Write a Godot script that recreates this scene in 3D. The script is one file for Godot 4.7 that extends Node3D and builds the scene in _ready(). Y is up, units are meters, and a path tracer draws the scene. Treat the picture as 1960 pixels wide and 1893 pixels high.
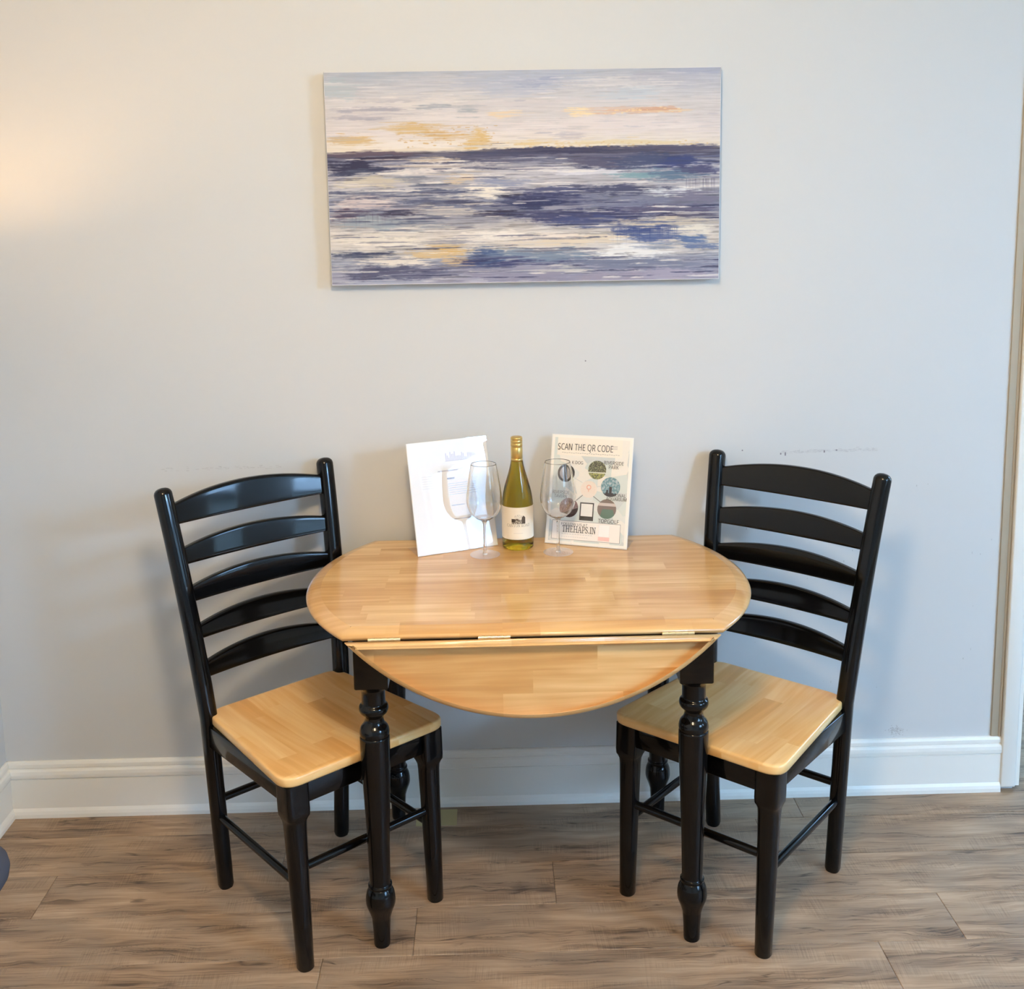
extends Node3D
# A drop-leaf table with two ladder-back chairs against a pale grey wall. y up, metres.
# The wall stands at z = 0, the room runs towards +z; x = 0 is the middle of the table.

const PX_F := 2139.33          # focal length in pixels of the 1960 x 1893 frame
const PX_CY := 715.74          # row of the optical axis
const TOP_Y := 0.7647          # height of the table top
const TABLE_Z := 0.352         # middle of the table top
const SKY_E := 4.1
const CEILING_E := 1.9
const COOL_E := 3.5
const SCONCE_E := 0.17
const EXPOSURE := 1.01
var M := {}
var rng := RandomNumberGenerator.new()
var used := {}

# ------------------------------------------------------------------ nodes
func numbered(n: String) -> String:
	if not used.has(n):
		used[n] = 0
		return n
	used[n] += 1
	return "%s_%03d" % [n, used[n]]

func tag(o: Node3D, label: String, category: String, group := "") -> Node3D:
	o.set_meta("label", label)
	o.set_meta("category", category)
	if group:
		o.set_meta("group", group)
	return o

func thing(called: String, at: Vector3, turn: float, label: String, category: String, group := "") -> Node3D:
	var o := Node3D.new()
	o.name = numbered(called)
	add_child(o)
	o.position = at
	o.rotation.y = turn
	return tag(o, label, category, group)

func part(called: String, m: Mesh, mat: Material, parent: Node3D, at := Vector3.ZERO) -> MeshInstance3D:
	var o := MeshInstance3D.new()
	o.name = called
	o.mesh = m
	o.material_override = mat
	o.position = at
	parent.add_child(o, true)
	return o

func structure(called: String, m: Mesh, mat: Material) -> MeshInstance3D:
	var o := MeshInstance3D.new()
	o.name = called
	o.mesh = m
	o.material_override = mat
	o.set_meta("kind", "structure")
	add_child(o)
	return o

func structure_root(called: String, at := Vector3.ZERO) -> Node3D:
	var o := Node3D.new()
	o.name = called
	o.set_meta("kind", "structure")
	add_child(o)
	o.position = at
	return o

# ------------------------------------------------------------------ shapes
func tri(st: SurfaceTool, a: Vector3, b: Vector3, c: Vector3) -> void:
	st.add_vertex(a)
	st.add_vertex(b)
	st.add_vertex(c)

# skin over rings of equally many points; every ring runs counter-clockwise seen from the last ring's end
func loft_into(st: SurfaceTool, rings: Array, cap := true, smooth := true) -> void:
	var n: int = rings[0].size()
	st.set_smooth_group(1 if smooth else -1)
	for i in rings.size() - 1:
		var a: PackedVector3Array = rings[i]
		var b: PackedVector3Array = rings[i + 1]
		for j in n:
			var k := (j + 1) % n
			tri(st, a[j], b[j], b[k])
			tri(st, a[j], b[k], a[k])
	if cap:
		for e in 2:
			var r: PackedVector3Array = rings[0] if e == 0 else rings[rings.size() - 1]
			st.set_smooth_group(2 + e)
			var c := Vector3.ZERO
			for p in r:
				c += p
			c /= n
			for j in n:
				var k := (j + 1) % n
				if e == 0:
					tri(st, c, r[j], r[k])
				else:
					tri(st, c, r[k], r[j])

func done(st: SurfaceTool) -> ArrayMesh:
	st.generate_normals()
	return st.commit()

func begin() -> SurfaceTool:
	var st := SurfaceTool.new()
	st.begin(Mesh.PRIMITIVE_TRIANGLES)
	return st

func loft(rings: Array, cap := true, smooth := true) -> ArrayMesh:
	var st := begin()
	loft_into(st, rings, cap, smooth)
	return done(st)

# ring in the xz plane, superellipse of exponent n (2 round, 8 nearly square)
func ring_y(c: Vector3, rx: float, rz: float, n := 2.0, seg := 32) -> PackedVector3Array:
	var r := PackedVector3Array()
	for j in seg:
		var t := TAU * (j + 0.5) / seg
		var cx := cos(t)
		var sz := sin(t)
		r.append(c + Vector3(rx * signf(cx) * pow(absf(cx), 2.0 / n), 0, -rz * signf(sz) * pow(absf(sz), 2.0 / n)))
	return r

func lathe(profile: Array, seg := 40, cap := true) -> ArrayMesh:
	var rings := []
	for p in profile:
		rings.append(ring_y(Vector3(0, p[1], 0), p[0], p[0], 2.0, seg))
	return loft(rings, cap)

# profile points [r, y] made denser and rounder with a Catmull-Rom curve
func rounder(profile: Array, steps := 4) -> Array:
	var out := []
	for i in profile.size() - 1:
		var p0: Array = profile[maxi(i - 1, 0)]
		var p1: Array = profile[i]
		var p2: Array = profile[i + 1]
		var p3: Array = profile[mini(i + 2, profile.size() - 1)]
		for s in steps:
			var t := float(s) / steps
			out.append([maxf(0.0004, cubic_interpolate(p1[0], p2[0], p0[0], p3[0], t)), cubic_interpolate(p1[1], p2[1], p0[1], p3[1], t)])
	out.append(profile[-1])
	return out

# round bar along a polyline
func bar_into(st: SurfaceTool, pts: Array, radii: Array, n := 2.0, seg := 20, side := Vector3.ZERO) -> void:
	var rings := []
	for i in pts.size():
		var d: Vector3 = (pts[mini(i + 1, pts.size() - 1)] - pts[maxi(i - 1, 0)]).normalized()
		var a: Vector3 = side if side != Vector3.ZERO else (Vector3.UP if absf(d.y) < 0.8 else Vector3.RIGHT)
		a = (a - d * a.dot(d)).normalized()
		var b := a.cross(d)
		var r := PackedVector3Array()
		for j in seg:
			var t := TAU * (j + 0.5) / seg
			var cx := cos(t)
			var sx := sin(t)
			r.append(pts[i] + (a * signf(cx) * pow(absf(cx), 2.0 / n) + b * signf(sx) * pow(absf(sx), 2.0 / n)) * float(radii[i]))
		rings.append(r)
	loft_into(st, rings)

func bar(a: Vector3, b: Vector3, ra: float, rb: float, n := 2.0, seg := 20) -> ArrayMesh:
	var st := begin()
	bar_into(st, [a, a.lerp(b, 0.5), b], [ra, (ra + rb) / 2, rb], n, seg)
	return done(st)

# plate: an outline in the xz plane (counter-clockwise seen from above), with rings [inset, y] from the bottom up
func plate_into(st: SurfaceTool, outline: PackedVector2Array, profile: Array, smooth := true) -> void:
	var n := outline.size()
	var inward := PackedVector2Array()
	for i in n:
		var d1 := (outline[i] - outline[(i + n - 1) % n]).normalized()
		var d2 := (outline[(i + 1) % n] - outline[i]).normalized()
		var m := (d1 + d2).normalized()
		var nn := Vector2(m.y, -m.x)
		inward.append(nn / maxf(0.5, nn.dot(Vector2(d1.y, -d1.x))))
	var rings := []
	for p in profile:
		var r := PackedVector3Array()
		for i in n:
			var q: Vector2 = outline[i] + inward[i] * float(p[0])
			r.append(Vector3(q.x, p[1], q.y))
		rings.append(r)
	loft_into(st, rings, false, smooth)
	for e in 2:
		var r: PackedVector3Array = rings[0] if e == 0 else rings[-1]
		var flat := PackedVector2Array()
		for p in r:
			flat.append(Vector2(p.x, p.z))
		st.set_smooth_group(2 + e)
		var t := Geometry2D.triangulate_polygon(flat)
		for i in t.size() / 3:
			var a := r[t[i * 3]]
			var b := r[t[i * 3 + 1]]
			var c := r[t[i * 3 + 2]]
			var up := (b - a).cross(c - a).y < 0.0   # clockwise from above is a front face that looks up
			if up == (e == 1):
				tri(st, a, b, c)
			else:
				tri(st, a, c, b)

func plate(outline: PackedVector2Array, profile: Array, smooth := true) -> ArrayMesh:
	var st := begin()
	plate_into(st, outline, profile, smooth)
	return done(st)

# corners given counter-clockwise seen from above (x right, z towards the viewer): rounded polygon
func rounded(corners: Array, radius: float, steps := 6) -> PackedVector2Array:
	var out := PackedVector2Array()
	var n := corners.size()
	for i in n:
		var p: Vector2 = corners[i]
		var a: Vector2 = (corners[(i + n - 1) % n] - p).normalized()
		var b: Vector2 = (corners[(i + 1) % n] - p).normalized()
		for s in steps + 1:
			var t := float(s) / steps
			var p0 := p + a * radius
			var p2 := p + b * radius
			out.append(p0.lerp(p, t).lerp(p.lerp(p2, t), t))
	return out

func rect(w: float, d: float) -> Array:
	return [Vector2(-w / 2, d / 2), Vector2(w / 2, d / 2), Vector2(w / 2, -d / 2), Vector2(-w / 2, -d / 2)]

# box with softened edges, centred on its base
func soft_box(w: float, h: float, d: float, e := 0.002) -> ArrayMesh:
	e = minf(e, minf(h, minf(w, d)) * 0.45)
	return plate(rounded(rect(w, d), e, 2), [[e, 0.0], [e * 0.3, e * 0.3], [0.0, e], [0.0, h - e], [e * 0.3, h - e * 0.3], [e, h]])

func box_into(st: SurfaceTool, a: Vector3, b: Vector3) -> void:
	var lo := Vector3(minf(a.x, b.x), minf(a.y, b.y), minf(a.z, b.z))
	var hi := Vector3(maxf(a.x, b.x), maxf(a.y, b.y), maxf(a.z, b.z))
	plate_into(st, PackedVector2Array([Vector2(lo.x, hi.z), Vector2(hi.x, hi.z), Vector2(hi.x, lo.z), Vector2(lo.x, lo.z)]), [[0.0, lo.y], [0.0, hi.y]], false)

func boxes(list: Array) -> ArrayMesh:
	var st := begin()
	for b in list:
		box_into(st, b[0], b[1])
	return done(st)

# profile [depth, y] swept from point a to point b, depth towards `out`
func moulding(profile: Array, a: Vector3, b: Vector3, out: Vector3) -> ArrayMesh:
	var rings := []
	for e in [a, b]:
		var r := PackedVector3Array()
		for p in profile:
			r.append(e + out * float(p[0]) + Vector3.UP * float(p[1]))
		rings.append(r)
	var st := begin()
	if (b - a).cross(Vector3.UP).dot(out) < 0.0:
		rings.reverse()
	loft_into(st, rings, false, false)
	for e in 2:
		var r: PackedVector3Array = rings[e]
		var flat := PackedVector2Array()
		for p in profile:
			flat.append(Vector2(p[0], p[1]))
		var t := Geometry2D.triangulate_polygon(flat)
		for i in t.size() / 3:
			tri(st, r[t[i * 3]], r[t[i * 3 + (1 if e == 0 else 2)]], r[t[i * 3 + (2 if e == 0 else 1)]])
	return done(st)

# upright sheet with uv, facing +z, centred on its lower edge
func sheet(w: float, h: float) -> ArrayMesh:
	var st := begin()
	st.set_smooth_group(-1)
	var q := [Vector3(-w / 2, 0, 0), Vector3(-w / 2, h, 0), Vector3(w / 2, h, 0), Vector3(w / 2, 0, 0)]
	var uv := [Vector2(0, 1), Vector2(0, 0), Vector2(1, 0), Vector2(1, 1)]
	for i in [0, 1, 2, 0, 2, 3]:
		st.set_uv(uv[i])
		st.add_vertex(q[i])
	return done(st)

# ------------------------------------------------------------------ materials
func mat(c: Color, rough := 0.5, spec := 0.5) -> StandardMaterial3D:
	var m := StandardMaterial3D.new()
	m.albedo_color = c
	m.roughness = rough
	m.metallic_specular = spec
	return m

func c8(r: float, g: float, b: float) -> Color:
	return Color(r / 255.0, g / 255.0, b / 255.0)

func noise(sd: int, freq: float, octaves := 3, kind := FastNoiseLite.TYPE_SIMPLEX_SMOOTH) -> FastNoiseLite:
	var n := FastNoiseLite.new()
	n.seed = sd
	n.noise_type = kind
	n.frequency = freq
	n.fractal_octaves = octaves
	return n

func textured(im: Image, rough: float, spec := 0.5) -> StandardMaterial3D:
	var m := mat(Color.WHITE, rough, spec)
	m.albedo_texture = ImageTexture.create_from_image(im)
	return m

# weathered grey-brown vinyl planks: seven boards, one above the other, 1.22 m long
func plank_pictures() -> Array:
	var w := 1024
	var h := 980
	var im := Image.create(w, h, false, Image.FORMAT_RGB8)
	var hi := Image.create(w, h, false, Image.FORMAT_L8)
	var patch := noise(11, 0.010, 3)
	var streak := noise(12, 0.016, 4)
	var fine := noise(13, 0.05, 3)
	var crack := noise(14, 0.012, 4)
	var saw := noise(15, 0.16, 2)
	var where_saw := noise(16, 0.006, 2)
	var dark := c8(88, 69, 54)
	var mid := c8(160, 132, 105)
	var light := c8(198, 170, 140)
	var grey := c8(146, 128, 110)
	var knots := []
	for k in 9:
		knots.append([rng.randf() * w, rng.randf() * h, 4.0 + rng.randf() * 6.0])
	for y in h:
		var board := y / 140
		for x in w:
			var yy := y + board * 800.0
			var wob := patch.get_noise_2d(x * 0.45, yy * 1.2) * 16.0
			var a := patch.get_noise_2d(x * 0.30 + 500.0, yy * 1.5)
			var s := streak.get_noise_2d(x * 0.14, (yy + wob) * 3.2)
			var f := fine.get_noise_2d(x * 0.12, yy * 5.0 + wob * 2.0)
			var c := absf(crack.get_noise_2d(x * 0.12, (yy + wob) * 2.4))
			var t := 0.51 + a * 0.44 + s * 0.32 + f * 0.36
			var col := mid.lerp(light, clampf((t - 0.5) * 1.7, 0, 1)) if t > 0.5 else mid.lerp(dark, clampf((0.5 - t) * 1.6, 0, 1))
			col = col.lerp(grey, clampf(0.2 + patch.get_noise_2d(x * 0.4, yy * 0.9 + 3000.0) * 0.6, 0.0, 0.55))
			# long dark checks where the board is darker, thin and broken
			var cr := clampf(1.0 - c / 0.045, 0, 1) * clampf(0.25 - a * 1.8 + f * 0.8, 0, 1)
			col = col.lerp(dark.darkened(0.25), cr * 0.9)
			var zone := clampf(where_saw.get_noise_2d(x, yy * 2.0) * 3.0 - 0.35, 0, 1)
			var sv := saw.get_noise_2d(x * 2.2 + yy * 0.15, yy * 0.03)
			col = col.lerp(light if sv > 0 else dark, zone * absf(sv) * 0.34)
			for k in knots:
				var dx: float = (x - k[0]) * 0.55
				var dy: float = y - k[1]
				var r: float = sqrt(dx * dx + dy * dy) / k[2]
				if r < 1.6:
					col = col.lerp(dark, clampf((1.3 - r + f * 1.6 + s * 1.2) * 0.7, 0, 0.7))
			im.set_pixel(x, y, col)
			hi.set_pixel(x, y, Color.from_hsv(0, 0, clampf(0.55 + f * 0.35 + s * 0.2 - cr * 0.5, 0, 1)))
	return [im, hi]

# glued hardwood staves, 1.2 m x 0.6 m
func butcher_picture(sd: int, brightened := false) -> Image:
	var w := 1024
	var h := 512
	rng.seed = sd
	var im := Image.create(w, h, false, Image.FORMAT_RGB8)
	var grain := noise(sd + 1, 0.02, 4)
	var cloud := noise(sd + 2, 0.01, 2)
	var pale := c8(252, 210, 146) if brightened else c8(236, 196, 138)
	var tan_ := c8(238, 181, 108) if brightened else c8(211, 160, 98)
	var brown := c8(208, 150, 84) if brightened else c8(178, 122, 66)
	var rows := 12
	for row in rows:
		var y0 := row * h / rows
		var y1 := (row + 1) * h / rows
		var x0 := 0
		while x0 < w:
			var x1 := mini(w, x0 + 150 + rng.randi() % 260)
			if w - x1 < 90:
				x1 = w
			var tone := rng.randf_range(0.12, 0.62)
			var shift := rng.randf() * 4000.0
			var slope := rng.randf_range(-0.06, 0.06)
			for y in range(y0, y1):
				for x in range(x0, x1):
					var yy := y + x * slope
					var g := grain.get_noise_2d(x * 0.12 + shift, yy * 2.6 + shift)
					var c := cloud.get_noise_2d(x * 0.5 + shift, yy * 1.3)
					var t := clampf(tone + g * 0.36 + c * 0.22, 0.0, 1.0)
					var col := pale.lerp(tan_, clampf(t * 1.8, 0, 1)).lerp(brown, clampf((t - 0.55) * 1.1, 0, 0.6))
					im.set_pixel(x, y, col)
			x0 = x1
	return im

func brush(im: Image, dry: FastNoiseLite, cx: float, cy: float, hw: float, hh: float, col: Color, strength := 0.9) -> void:
	var w := im.get_width()
	var h := im.get_height()
	var sh := cx * 3.1 + cy * 7.7
	for y in range(maxi(0, int(cy - hh * 1.3)), mini(h, int(cy + hh * 1.3) + 1)):
		for x in range(maxi(0, int(cx - hw * 1.15)), mini(w, int(cx + hw * 1.15) + 1)):
			var dx := absf(x - cx) / hw
			var dy := absf(y - cy + dry.get_noise_2d(x * 0.5, sh) * hh * 0.9) / hh
			var n := dry.get_noise_2d(x * 0.45 + sh, y * 11.0)
			var n2 := dry.get_noise_2d(x * 2.2 + sh, y * 5.0 + 700.0)
			var a := (1.05 - pow(dx, 2.2) - dy * dy * 0.8) + n * 1.2 + n2 * 0.5
			a = clampf(a * 1.5, 0, 1) * strength
			if a > 0.01:
				im.set_pixel(x, y, im.get_pixel(x, y).lerp(col, a))

# abstract sea and sky in wide horizontal strokes
func canvas_picture() -> Image:
	var w := 1100
	var h := 588
	var im := Image.create(w, h, false, Image.FORMAT_RGB8)
	var dry := noise(41, 0.018, 4)
	var bands := [[0.0, 174, 181, 197], [0.05, 188, 191, 203], [0.10, 198, 198, 206], [0.15, 210, 206, 208], [0.22, 212, 205, 207], [0.28, 222, 213, 212], [0.33, 228, 218, 208], [0.365, 228, 214, 192], [0.378, 90, 88, 112], [0.41, 96, 100, 132], [0.46, 178, 178, 192], [0.55, 182, 180, 190], [0.60, 128, 134, 160], [0.66, 120, 126, 155], [0.72, 178, 174, 178], [0.78, 214, 206, 198], [0.84, 206, 200, 196], [0.89, 150, 156, 178], [0.94, 148, 150, 176], [1.0, 166, 166, 190]]
	for y in h:
		var v := float(y) / h
		for x in w:
			var vv := clampf(v + (dry.get_noise_2d(x * 0.4, y * 1.2) * 0.022 + dry.get_noise_2d(x * 1.3, y * 6.0) * 0.010) * (0.25 if absf(v - 0.37) < 0.025 else 1.0), 0.0, 0.9999)
			var i := 0
			while bands[i + 1][0] < vv:
				i += 1
			var t: float = (vv - bands[i][0]) / (bands[i + 1][0] - bands[i][0])
			var col := c8(bands[i][1], bands[i][2], bands[i][3]).lerp(c8(bands[i + 1][1], bands[i + 1][2], bands[i + 1][3]), t)
			var s := dry.get_noise_2d(x * 0.45 + 900.0, y * 8.0) * (0.6 if v < 0.37 else 1.0)
			col = col.lightened(clampf(s, 0, 1) * 0.35) if s > 0 else col.darkened(clampf(-s, 0, 1) * (0.18 if v < 0.37 else 0.42))
			im.set_pixel(x, y, col)
	# x, y, length, height in a 1870 x 990 picture, then the colour
	var strokes := [
		[250, 25, 500, 30, 170, 182, 200], [950, 45, 700, 70, 174, 184, 208], [1000, 55, 250, 25, 150, 160, 195], [1750, 8, 250, 30, 165, 172, 200], [1600, 45, 500, 40, 182, 184, 200], [60, 75, 180, 60, 170, 190, 200], [1450, 115, 300, 44, 188, 204, 218], [1420, 65, 560, 30, 224, 220, 218], [450, 135, 600, 40, 222, 216, 212], [200, 170, 350, 14, 150, 148, 172], [510, 160, 220, 16, 140, 150, 170], [670, 175, 110, 22, 150, 162, 178], [150, 205, 280, 16, 158, 156, 175], [300, 130, 300, 14, 180, 178, 192], [850, 155, 500, 30, 205, 200, 205], [1200, 150, 900, 22, 214, 206, 210],
		[600, 215, 500, 30, 228, 220, 217], [1350, 255, 800, 60, 229, 219, 216], [370, 335, 520, 26, 237, 228, 222], [120, 310, 230, 34, 214, 180, 124], [430, 262, 260, 40, 214, 178, 118], [570, 290, 210, 30, 212, 170, 108], [710, 320, 130, 60, 218, 182, 118], [990, 330, 260, 18, 225, 197, 140], [1200, 195, 150, 26, 250, 222, 165], [1450, 190, 440, 20, 226, 184, 155], [1570, 183, 220, 16, 215, 166, 138], [850, 200, 170, 22, 235, 207, 170], [1150, 300, 160, 22, 186, 179, 191], [1400, 338, 700, 14, 226, 208, 166],
		[1250, 367, 1250, 16, 72, 72, 100], [850, 380, 420, 18, 70, 75, 110], [1100, 370, 520, 20, 60, 62, 98], [1650, 365, 460, 18, 84, 84, 114], [200, 375, 520, 16, 98, 84, 104], [250, 394, 280, 12, 62, 54, 80], [130, 435, 300, 44, 46, 48, 82], [130, 460, 260, 18, 74, 84, 114], [500, 405, 260, 20, 202, 182, 162], [560, 440, 540, 34, 228, 220, 214], [1300, 435, 320, 44, 84, 84, 114], [1520, 425, 420, 44, 68, 80, 120], [1660, 430, 220, 34, 56, 70, 130], [1760, 465, 260, 34, 72, 76, 120], [1620, 485, 380, 32, 88, 118, 150], [1450, 492, 300, 20, 122, 162, 176], [1230, 475, 360, 22, 216, 216, 226], [950, 450, 300, 14, 120, 120, 146], [200, 505, 380, 34, 202, 192, 172], [400, 490, 170, 14, 120, 130, 150], [490, 520, 220, 11, 88, 98, 124], [830, 515, 320, 18, 138, 148, 182], [620, 498, 160, 26, 212, 190, 160], [745, 560, 240, 42, 242, 233, 218], [540, 553, 380, 18, 78, 88, 124], [200, 560, 460, 22, 104, 111, 140], [850, 575, 160, 14, 40, 45, 76], [1100, 555, 380, 18, 74, 82, 126], [1400, 555, 520, 30, 68, 74, 110], [1640, 572, 280, 28, 216, 222, 230], [1040, 605, 480, 44, 52, 58, 104], [940, 615, 320, 36, 48, 56, 100], [1400, 615, 520, 44, 118, 124, 156], [1760, 605, 260, 42, 120, 118, 146], [1150, 637, 270, 18, 150, 150, 170],
		[170, 605, 320, 40, 208, 192, 192], [500, 595, 320, 20, 84, 92, 126], [650, 605, 220, 18, 68, 74, 108], [100, 660, 240, 38, 90, 78, 104], [340, 650, 220, 22, 58, 56, 84], [200, 697, 340, 42, 148, 162, 176], [550, 645, 380, 32, 198, 190, 184], [800, 660, 280, 18, 48, 46, 74], [1200, 675, 740, 38, 60, 64, 110], [1250, 705, 420, 36, 68, 80, 132], [1650, 655, 470, 32, 88, 86, 120], [1700, 682, 320, 16, 74, 70, 100], [420, 705, 320, 16, 124, 134, 156], [300, 745, 420, 18, 228, 220, 208], [750, 760, 320, 26, 242, 234, 222], [250, 785, 470, 28, 234, 226, 212], [1600, 715, 500, 26, 206, 193, 172], [1500, 757, 320, 38, 56, 76, 140], [1550, 785, 270, 28, 78, 98, 155], [1730, 795, 170, 26, 78, 108, 165], [1750, 745, 220, 32, 230, 224, 208], [1150, 795, 640, 32, 224, 207, 182], [1000, 775, 520, 22, 232, 220, 208], [550, 795, 270, 12, 150, 150, 165],
		[150, 850, 320, 26, 74, 84, 114], [510, 840, 320, 34, 218, 186, 132], [570, 830, 200, 28, 214, 175, 112], [600, 885, 180, 22, 206, 176, 136], [750, 870, 190, 62, 62, 88, 140], [900, 895, 640, 18, 56, 62, 114], [1000, 865, 520, 42, 118, 138, 166], [1450, 855, 330, 46, 238, 239, 240], [1400, 900, 740, 18, 108, 118, 150], [1790, 835, 190, 22, 98, 118, 165], [300, 885, 380, 32, 236, 226, 212], [250, 940, 400, 52, 82, 86, 118], [450, 945, 320, 26, 92, 96, 130], [1100, 935, 370, 22, 190, 190, 192], [950, 965, 740, 30, 140, 140, 170], [1550, 925, 640, 42, 122, 130, 160], [1550, 965, 640, 38, 166, 161, 186], [250, 980, 480, 26, 166, 173, 196], [1350, 980, 420, 24, 150, 146, 170]]
	for s in strokes:
		brush(im, dry, s[0] / 1870.0 * w, s[1] / 990.0 * h, s[2] / 2.0 / 1870.0 * w, s[3] / 2.0 / 990.0 * h * 1.5, c8(s[4], s[5], s[6]), 0.9 if s[1] > 350 or s[4] - s[6] > 40 else 0.62)
	rng.seed = 77
	# loose bristle marks, light and dark, over the sea; flecks of gold near the horizon
	for k in 260:
		var y := rng.randf_range(0.40, 0.99) * h
		var x := rng.randf() * w
		var lightish := rng.randf() < 0.55
		brush(im, dry, x, y, rng.randf_range(18, 80), rng.randf_range(1.2, 3.2), c8(238, 232, 224) if lightish else c8(52, 58, 96), rng.randf_range(0.35, 0.8))
	for k in 120:
		var y := rng.randf_range(0.02, 0.36) * h
		brush(im, dry, rng.randf() * w, y, rng.randf_range(15, 60), rng.randf_range(1.2, 3.0), c8(238, 232, 228) if rng.randf() < 0.7 else c8(165, 165, 188), rng.randf_range(0.2, 0.45))
	for k in 170:
		var p := rng.randi() % 3
		var x: float = [rng.randf_range(0.17, 0.44), rng.randf_range(0.6, 0.9), rng.randf_range(0.45, 0.98)][p] * w
		var y: float = [rng.randf_range(0.25, 0.35), rng.randf_range(0.18, 0.205), rng.randf_range(0.335, 0.362)][p] * h
		brush(im, dry, x, y, rng.randf_range(2, 7), rng.randf_range(1, 2.4), [c8(206, 160, 92), c8(246, 216, 156), c8(218, 184, 126)][p], 0.6)
	# thin drags of neighbouring paint
	for k in 900:
		var x := rng.randf() * w
		var y := rng.randf_range(0.01, 0.99) * h
		var from := y + rng.randf_range(-16, 16)
		if absf(y - 0.374 * h) < 18.0:
			from = y + rng.randf_range(-2, 2)
		var col := im.get_pixel(clampi(int(x + rng.randf_range(-60, 60)), 0, w - 1), clampi(int(from), 0, h - 1))
		brush(im, dry, x, y, rng.randf_range(20, 110), rng.randf_range(0.9, 2.6), col, rng.randf_range(0.45, 0.9))
	for y in h:
		for x in w:
			var q := im.get_pixel(x, y)
			var l := q.get_luminance()
			im.set_pixel(x, y, q.lerp(Color(l, l, l), 0.16).darkened(0.03))
	# paint runs
	for k in 90:
		var p := rng.randi() % 3
		var x: float = [rng.randf_range(0.91, 0.99), rng.randf_range(0.72, 0.90), rng.randf_range(0.03, 0.16)][p] * w
		var y0: float = [0.52, 0.75, 0.66][p] * h
		var y1: float = y0 + rng.randf_range(0.03, 0.09) * h
		var col: Color = [c8(78, 76, 104), c8(52, 66, 122), c8(92, 84, 104)][p]
		for y in range(int(y0), int(y1)):
			im.set_pixel(int(x), y, im.get_pixel(int(x), y).lerp(col, 0.45 * (y1 - y) / (y1 - y0)))
	return im

func disc(im: Image, cx: float, cy: float, r: float, paint: Callable) -> void:
	for y in range(int(cy - r), int(cy + r) + 1):
		for x in range(int(cx - r), int(cx + r) + 1):
			var d := Vector2(x - cx, y - cy).length()
			if d < r:
				im.set_pixel(x, y, paint.call((x - cx) / r, (y - cy) / r))

func line(im: Image, a: Vector2, b: Vector2, thick: float, col: Color) -> void:
	var n := int(a.distance_to(b)) + 1
	for i in n:
		var p := a.lerp(b, float(i) / n)
		im.fill_rect(Rect2i(int(p.x - thick / 2), int(p.y - thick / 2), maxi(1, int(thick)), maxi(1, int(thick))), col)

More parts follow.
